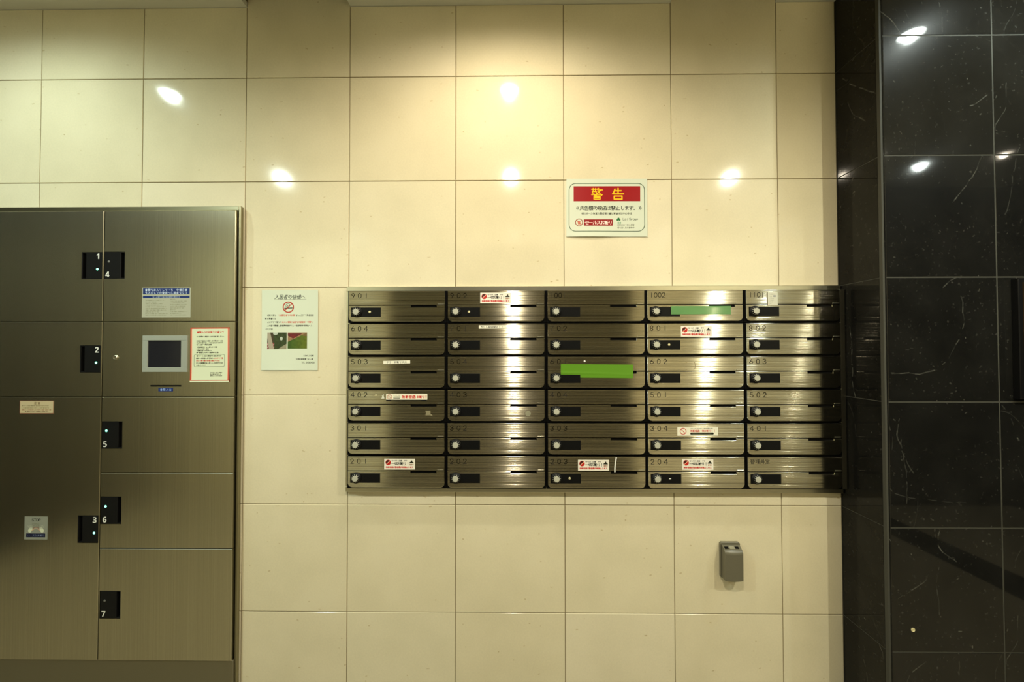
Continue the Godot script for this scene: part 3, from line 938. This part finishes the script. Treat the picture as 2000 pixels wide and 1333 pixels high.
func locker_door(locker: Node3D, x0: float, y0: float, x1: float, y1: float, cx: float, cy: float, grip_left: bool, digit: String, led: Vector2, num: Vector2, lit: bool) -> void:
	var hole := Rect2(cx - 0.038, cy - 0.0495, 0.076, 0.099)
	var st := maker()
	door_with_hole(st, x0, y0, x1, y1, hole)
	var door := part("door", st, M.locker_steel, locker)
	# black lock insert: a rim, a raised face and a deep finger groove at the side away from the seam
	var s := -1.0 if grip_left else 1.0
	var g0 := cx + s * 0.0375
	var g1 := cx + s * 0.0225
	var face := cx - s * 0.0375
	st = maker()
	block(st, Vector3(minf(face, g1), cy - 0.049, 0.010), Vector3(maxf(face, g1), cy + 0.049, LOCK_Z - 0.0004), 0.0012)
	block(st, Vector3(minf(g0, g1), cy - 0.049, 0.010), Vector3(maxf(g0, g1), cy - 0.046, LOCK_Z - 0.0006), 0.0006)
	block(st, Vector3(minf(g0, g1), cy + 0.046, 0.010), Vector3(maxf(g0, g1), cy + 0.049, LOCK_Z - 0.0006), 0.0006)
	block(st, Vector3(minf(g0, g0 - s * 0.002), cy - 0.046, 0.010), Vector3(maxf(g0, g0 - s * 0.002), cy + 0.046, LOCK_Z - 0.0006), 0.0006)
	part("lock_panel", st, M.black, door)
	st = maker()
	block(st, Vector3(minf(g0, g1), cy - 0.046, 0.0085), Vector3(maxf(g0, g1), cy + 0.046, 0.0100))
	part("finger_groove", st, M.deep, door)
	var words := TextMesh.new()
	words.text = digit
	words.font = M.bold
	words.font_size = 64
	words.pixel_size = 0.00044
	words.depth = 0.0004
	var n := part("number", words, M.white, door)
	n.position = Vector3(num.x, num.y, LOCK_Z)
	st = maker()
	lathe(st, [Vector2(0.0042, 0.0), Vector2(0.004, 0.0008), Vector2(0.0026, 0.0018), Vector2(0.0001, 0.0022)], 16)
	var lamp := part("indicator_lamp", st, M.led if lit else M.led_off, door, "lit green indicator lamp" if lit else "unlit indicator lamp")
	lamp.position = Vector3(led.x, led.y, LOCK_Z - 0.0005)


func build_locker() -> void:
	M.bold = SystemFont.new()
	M.bold.font_names = PackedStringArray(["Droid Sans"])
	M.bold.font_weight = 700
	M.led = plain(Color(0.6, 0.9, 0.8), 0.3)
	M.led.emission_enabled = true
	M.led.emission = Color(0.45, 1.0, 0.82)
	M.led.emission_energy_multiplier = 1.6
	M.led_off = plain(Color(0.42, 0.42, 0.40), 0.3)
	var o := thing("parcel_locker", "large brushed steel parcel locker with seven numbered doors on the left", "locker")
	var st := maker()
	block(st, Vector3(-2.010, 0.0, 0.0004), Vector3(-1.0155, 1.772, 0.007))
	block(st, Vector3(-1.0190, 0.0, 0.007), Vector3(-1.0115, 1.772, 0.020), 0.001)
	block(st, Vector3(-2.010, 0.0, 0.007), Vector3(-2.003, 1.772, 0.020), 0.001)
	block(st, Vector3(-2.003, 1.757, 0.007), Vector3(-1.0190, 1.772, 0.020), 0.001)
	part("casing", st, plain(Color(0.60, 0.58, 0.48), 0.36, 1.0), o)
	st = maker()
	block(st, Vector3(-2.003, 0.002, 0.007), Vector3(-1.0185, 0.1285, 0.027), 0.0015)
	var base := part("plinth", st, M.plinth, o)
	base.set_meta("label", "scuffed steel plinth")
	var x0 := -1.9895
	var xl := -1.5075
	var xr := -1.5045
	var x1 := -1.0225
	locker_door(o, x0, 1.3485, xl, 1.7530, -1.5490, 1.5521, true, "1", Vector2(-1.5289, 1.5393), Vector2(-1.5259, 1.5861), true)
	locker_door(o, x0, 1.0755, xl, 1.3460, -1.5494, 1.2117, true, "2", Vector2(-1.5282, 1.1979), Vector2(-1.5260, 1.2443), true)
	locker_door(o, x0, 0.1300, xl, 1.0730, -1.5472, 0.5973, true, "3", Vector2(-1.5256, 0.5838), Vector2(-1.5238, 0.6297), true)
	locker_door(o, xr, 1.3485, x1, 1.7530, -1.4655, 1.5532, false, "4", Vector2(-1.4870, 1.5663), Vector2(-1.4917, 1.5195), false)
	locker_door(o, xr, 0.8012, x1, 1.0730, -1.4655, 0.9364, false, "5", Vector2(-1.4863, 0.9514), Vector2(-1.4904, 0.9027), true)
	locker_door(o, xr, 0.5300, x1, 0.7988, -1.4650, 0.6652, false, "6", Vector2(-1.4849, 0.6788), Vector2(-1.4879, 0.6311), true)
	locker_door(o, xr, 0.1300, x1, 0.5276, -1.4630, 0.3279, false, "7", Vector2(-1.4830, 0.3416), Vector2(-1.4867, 0.2950), false)
	# the control panel
	st = maker()
	prism(st, rect(xr, 1.0755, x1, 1.3460), 0.008, LOCK_Z, 0.0016)
	var panel := part("control_panel", st, M.locker_steel, o)
	st = maker()
	for r in [[-1.3550, 1.1643, -1.1916, 1.1810], [-1.3550, 1.2783, -1.1916, 1.2962], [-1.3550, 1.1810, -1.3358, 1.2783], [-1.2139, 1.1810, -1.1916, 1.2783]]:
		block(st, Vector3(r[0], r[1], LOCK_Z - 0.001), Vector3(r[2], r[3], LOCK_Z + 0.0045), 0.0008)
	part("screen_bezel", st, plain(Color(0.60, 0.62, 0.58), 0.4), panel)
	st = maker()
	block(st, Vector3(-1.3358, 1.1810, LOCK_Z - 0.0005), Vector3(-1.2139, 1.2783, LOCK_Z + 0.0012))
	part("screen", st, plain(Color(0.13, 0.13, 0.15), 0.12), panel)
	st = maker()
	block(st, Vector3(-1.3268, 1.1113, LOCK_Z - 0.001), Vector3(-1.2144, 1.1171, LOCK_Z + 0.0003))
	part("card_slot", st, M.deep, panel)
	var im := blank(212, 52, Color(0.10, 0.18, 0.42))
	write(im, "書類入口", 24, 8, 36, Color(0.62, 0.72, 0.92), 0.1, 1.2)
	var slot_label := part("slot_label", sheet(0.0533, 0.0130, 0.0003, flat, 2, 2), printed(im), panel, "small blue label with white characters")
	slot_label.position = Vector3(-1.2707, 1.1004, LOCK_Z)
	st = maker()
	lathe(st, [Vector2(0.0085, 0.0), Vector2(0.0085, 0.003), Vector2(0.0072, 0.0045), Vector2(0.0052, 0.0045), Vector2(0.0046, 0.0025), Vector2(0.0001, 0.0025)], 20, Vector2(-1.4567, 1.2169))
	block(st, Vector3(-1.4573, 1.2135, 0.002), Vector3(-1.4561, 1.2203, 0.0040))
	var key := part("key_cylinder", st, M.frame_steel, panel)
	key.position.z = LOCK_Z
	build_locker_papers()


func build_locker_papers() -> void:
	var z := LOCK_Z + 0.0002
	# usage notice with a red border
	var im := blank(425, 593, Color(0.86, 0.89, 0.77))
	var red := Color(0.76, 0.30, 0.22)
	fill(im, 0, 0, 425, 14, red)
	fill(im, 0, 572, 425, 8, red)
	fill(im, 0, 0, 14, 580, red)
	fill(im, 409, 0, 14, 580, red)
	fill(im, 14, 14, 8, 558, Color(0.94, 0.78, 0.66))
	fill(im, 401, 14, 8, 558, Color(0.94, 0.78, 0.66))
	var dark := Color(0.17, 0.18, 0.12)
	write(im, "書類入口のお断りに意して", 70, 38, 25, Color(0.78, 0.20, 0.16), 0.15, 0.98)
	write_line(im, 2, 66, 92, 300, 15, dark, 0.13)
	for p in [[140, 290, 7], [160, 290, 11], [180, 176, 3], [206, 230, 19], [225, 140, 5], [244, 176, 8], [266, 240, 22]]:
		write_line(im, p[2], 66, p[0], p[1], 15, dark, 0.15)
	round_frame(im, 42, 294, 372, 428, 16, 3, Color(0.22, 0.32, 0.18))
	write_line(im, 4, 66, 302, 280, 16, dark, 0.15)
	write_line(im, 14, 64, 326, 190, 17, dark, 0.15)
	write_line(im, 17, 254, 326, 110, 17, red, 0.15)
	write_line(im, 26, 64, 352, 270, 17, red, 0.15)
	write_line(im, 31, 64, 378, 290, 17, dark, 0.15)
	write_line(im, 38, 64, 404, 110, 15, dark, 0.12)
	for i in 3:
		write_line(im, 6 + i * 5, 218, 486 + i * 16, 140 - 14 * (i % 2), 13, Color(0.32, 0.32, 0.25), 0.13)
	var paper := single("usage_notice", sheet(0.1430, 0.1976, 0.0003, func(u: float, v: float) -> float: return 0.0004 + 0.002 * pow(v, 6.0), 8, 12), printed(im, 0.35), Vector3(-1.1105, 1.2269, z), "cream usage notice with red border beside the locker screen", "notice")
	paper.rotation.z = 0.006
	# blue and grey instruction sticker
	im = blank(537, 326, Color(0.68, 0.68, 0.60))
	var blue := Color(0.06, 0.17, 0.42)
	fill(im, 10, 8, 514, 64, blue)
	write(im, "書類なお入りしている場中様日意", 32, 12, 28, Color(0.80, 0.84, 0.90), 0.12, 1.12)
	write(im, "ち入口しての管理へに居者をして", 32, 42, 28, Color(0.80, 0.84, 0.90), 0.12, 1.12)
	fill(im, 10, 90, 514, 24, blue)
	write_line(im, 3, 116, 93, 310, 18, Color(0.62, 0.66, 0.72), 0.12)
	for i in 10:
		write_line(im, i * 3, 40, 132 + i * 18, [210, 120, 200, 180, 230, 250, 230, 150, 260, 250][i], 12, Color(0.50, 0.50, 0.40), 0.1)
		write_line(im, i * 4 + 1, 312, 122 + i * 19, [60, 190, 170, 190, 170, 160, 70, 200, 130, 180][i], 12, Color(0.50, 0.50, 0.40), 0.1)
	single("instruction_sticker", sheet(0.1790, 0.1087, 0.0003, flat, 2, 2), printed(im), Vector3(-1.2724, 1.4164, z), "grey instruction sticker with blue header on locker door 4", "sticker")
	# caution label
	im = blank(376, 141, Color(0.76, 0.70, 0.56))
	round_frame(im, 2, 2, 374, 139, 4, 5, Color(0.46, 0.16, 0.10))
	write(im, "注意", 158, 12, 30, Color(0.42, 0.33, 0.20), 0.11, 1.3)
	write_line(im, 4, 24, 48, 300, 13, Color(0.47, 0.42, 0.28), 0.12)
	write_line(im, 9, 24, 72, 310, 13, Color(0.50, 0.44, 0.30), 0.1)
	write_line(im, 16, 24, 92, 330, 13, Color(0.54, 0.36, 0.24), 0.1)
	write_line(im, 22, 60, 112, 260, 13, Color(0.42, 0.34, 0.24), 0.14)
	single("caution_label", sheet(0.1253, 0.0470, 0.0003, flat, 2, 2), printed(im), Vector3(-1.7427, 1.0369, z), "small beige caution label with red border at top of locker door 3", "sticker")
	# silver square sticker with two pale hands
	im = blank(254, 248, Color(0.56, 0.57, 0.52))
	write(im, "STOP", 76, 22, 30, Color(0.14, 0.15, 0.14), 0.16, 0.82)
	for i in 4:
		write_line(im, i * 3, 84, 74 + i * 10, 86, 9, Color(0.46, 0.47, 0.38), 0.1)
	var hand := Color(0.82, 0.84, 0.74)
	for s in [-1.0, 1.0]:
		var c := Vector2(127 + s * 64, 142)
		ink(im, c + Vector2(s * -8, -8), c + Vector2(s * 4, 12), 38, hand)
		for k in 4:
			ink(im, c + Vector2(s * (-14 + k * 8), -16), c + Vector2(s * (-20 + k * 15), -48 + absf(k - 1.5) * 4), 6, Color(0.66, 0.67, 0.60))
		ink(im, c + Vector2(s * -16, 12), c + Vector2(s * -58, -16), 7, Color(0.80, 0.62, 0.50))
	poly_ink(im, [Vector2(86, 134), Vector2(110, 116), Vector2(144, 116), Vector2(168, 134)], 5, Color(0.55, 0.34, 0.24))
	fill(im, 20, 182, 210, 42, Color(0.08, 0.10, 0.22))
	write(im, "いたスらお断り", 34, 190, 26, Color(0.45, 0.50, 0.62), 0.12, 1.05)
	single("stop_sticker", sheet(0.0846, 0.0825, 0.0003, flat, 2, 2), printed(im), Vector3(-1.7368, 0.6011, z), "square silver sticker with two pale hands on locker door 3", "sticker")


# ------------------------------------------------------------------ small things
func build_small() -> void:
	# the grey holder below the mailboxes: a side profile swept across, with a sloping top
	var o := thing("wall_holder", "small grey plastic wall holder with two dark slots in its sloping top", "holder", Vector3(0.7670, 0.4235, 0.0))
	var grey := plain(Color(0.40, 0.385, 0.32), 0.32)
	var st := maker()
	var back := []
	for k in 4:
		var c: Vector2 = [Vector2(-0.029, 0.006), Vector2(0.029, 0.006), Vector2(0.029, 0.120), Vector2(-0.029, 0.120)][k]
		for i in 4:
			back.append(c + Vector2.from_angle(PI + PI / 2 * k + PI / 6 * i) * 0.006)
	prism(st, back, 0.0004, 0.011, 0.001)
	part("back_plate", st, grey, o)
	var profile := [Vector2(0.011, 0.002), Vector2(0.040, 0.002)]  # (depth, height)
	profile.append(Vector2(0.0425, 0.005))
	for i in 9:
		profile.append(Vector2(0.0245, 0.085) + Vector2.from_angle(PI / 3.0 * i / 8.0) * 0.018 + Vector2(0, 0.009))
	profile.append_array([Vector2(0.014, 0.1185), Vector2(0.011, 0.1185)])
	st = maker()
	var n := profile.size()
	for i in n - 1:
		for k in 6:
			var p := []
			var m := []
			for s in [[i, k], [i + 1, k], [i + 1, k + 1], [i, k + 1]]:
				var t: float = s[1] / 6.0 - 0.5
				var q: Vector2 = profile[s[0]]
				var a: Vector2 = profile[maxi(s[0] - 1, 0)]
				var b: Vector2 = profile[mini(s[0] + 1, n - 1)]
				var way: Vector2 = (b - a).normalized() if s[0] > 2 and s[0] < n - 3 else (profile[i + 1] - profile[i]).normalized()
				var bulge := 1.0 - 0.5 * t * t if q.x > 0.02 else 1.0
				p.append(Vector3(t * 0.063, q.y, q.x * bulge))
				m.append((Vector3(t * 0.3, 0, 0) + Vector3(0, -way.x, way.y)).normalized())
			tri(st, [p[0], p[1], p[2]], [m[0], m[1], m[2]], [Vector2.ZERO, Vector2.RIGHT, Vector2.ONE])
			tri(st, [p[0], p[2], p[3]], [m[0], m[2], m[3]], [Vector2.ZERO, Vector2.ONE, Vector2.DOWN])
	for s in [-0.5, 0.5]:
		var bulge := 1.0 - 0.5 * 0.25
		for i in range(1, n - 2):
			var c := Vector3(s * 0.063, profile[0].y, profile[0].x)
			var a := Vector3(s * 0.063, profile[i].y, profile[i].x * (bulge if profile[i].x > 0.02 else 1.0))
			var b := Vector3(s * 0.063, profile[i + 1].y, profile[i + 1].x * (bulge if profile[i + 1].x > 0.02 else 1.0))
			tri(st, [c, a, b], [Vector3(s, 0, 0).normalized(), Vector3(s, 0, 0).normalized(), Vector3(s, 0, 0).normalized()], [Vector2.ZERO, Vector2.RIGHT, Vector2.ONE])
	part("body", st, grey, o)
	var slope := (Vector2(0.014, 0.1185) - Vector2(0.0335, 0.1096)).normalized()
	for x in [-0.0205, 0.0165]:
		st = maker()
		prism(st, rect(-0.0062, -0.0045, 0.0062, 0.0045), -0.003, 0.0006)
		var slot := part("slot", st, M.deep, o)
		slot.position = Vector3(x, 0.1140, 0.0240)
		slot.rotation.x = -atan2(-slope.x, slope.y)
	st = maker()
	prism(st, rect(-0.0088, -0.0065, 0.0088, 0.0055), -0.002, 0.0008, 0.0004)
	var rib := part("centre_tab", st, plain(Color(0.55, 0.54, 0.46), 0.35), o)
	rib.position = Vector3(-0.001, 0.1145, 0.0232)
	rib.rotation.x = -atan2(-slope.x, slope.y)
	# brass plug in the marble
	st = maker()
	lathe(st, [Vector2(0.0062, 0.0), Vector2(0.0062, 0.0015), Vector2(0.0048, 0.0022), Vector2(0.0034, 0.0010), Vector2(0.0001, 0.0008)], 20)
	single("wall_plug", st, M.brass, Vector3(1.2511, 0.3574, PIER_Z), "tiny round brass plug low on the marble pier", "plug")
	# intercom panel at the right edge
	var p := thing("intercom_panel", "dark upright entry panel on the marble at the right edge", "panel", Vector3(1.5800, 1.2775, PIER_Z))
	st = maker()
	prism(st, rect(0.0, -0.190, 0.30, 0.190), 0.0003, 0.020, 0.002)
	part("housing", st, plain(Color(0.05, 0.05, 0.055), 0.3), p)
	st = maker()
	prism(st, rect(0.012, -0.178, 0.288, 0.178), 0.018, 0.0215, 0.001)
	part("face_plate", st, plain(Color(0.23, 0.18, 0.12), 0.35, 0.8), p)


func _ready() -> void:
	# camera
	var cam := Camera3D.new()
	cam.name = "camera"
	cam.fov = 2.0 * rad_to_deg(atan(666.5 / 800.0))
	cam.near = 0.01
	cam.far = 40.0
	cam.transform = Transform3D(Basis(Vector3(0.999936, -0.001069, -0.011293), Vector3(0.001261, 0.999855, 0.016973), Vector3(0.011273, -0.016986, 0.999792)), Vector3(0, 1.25, 1.504))
	add_child(cam)
	cam.current = true
	# surroundings and exposure
	var env := Environment.new()
	env.background_mode = Environment.BG_COLOR
	env.background_color = Color(0.01, 0.01, 0.012)
	env.tonemap_mode = Environment.TONE_MAPPER_LINEAR
	env.tonemap_exposure = 2.22
	env.sdfgi_enabled = true
	env.ssao_enabled = true
	env.ssil_enabled = true
	var we := WorldEnvironment.new()
	we.name = "world"
	we.environment = env
	add_child(we)
	make_materials()
	M.plinth = plain(Color(0.60, 0.58, 0.50), 0.5, 1.0)
	# lamps: two rows of downlights, the nearer row half a metre from the mail wall
	var warm := Color(1.0, 0.945, 0.84)
	var mild := Color(1.0, 0.985, 0.88)
	var greenish := Color(0.925, 1.0, 0.955)
	var cool := Color(0.95, 1.0, 0.97)
	downlight(-1.737, 0.51, 0.20, 24.0, greenish, "greenish white downlight nearest the wall above the parcel locker")
	downlight(-0.034, 0.502, 0.31, 24.0, warm, "warm downlight nearest the wall, above the middle of the mailboxes")
	downlight(1.612, 0.525, 0.27, 22.0, cool, "bright white downlight in front of the marble pier")
	downlight(-1.745, 1.505, 0.95, 7.0, greenish, "downlight further from the wall on the locker side")
	downlight(-0.040, 1.504, 0.95, 7.0, warm, "downlight further from the wall in the middle column")
	downlight(1.590, 1.545, 0.92, 7.0, mild, "downlight further from the wall in line with the pier's edge")
	downlight(2.388, 1.60, 0.12, 5.0, mild, "downlight further from the wall, first right of the pier's edge")
	downlight(2.825, 1.734, 0.4, 20.0, cool, "cool downlight furthest from the wall on the right")
	downlight(3.213, 1.573, 0.04, 4.0, warm, "dim downlight at the far right")
	build_room()
	build_locker()
	build_mailboxes()
	build_stickers()
	build_notices()
	build_small()
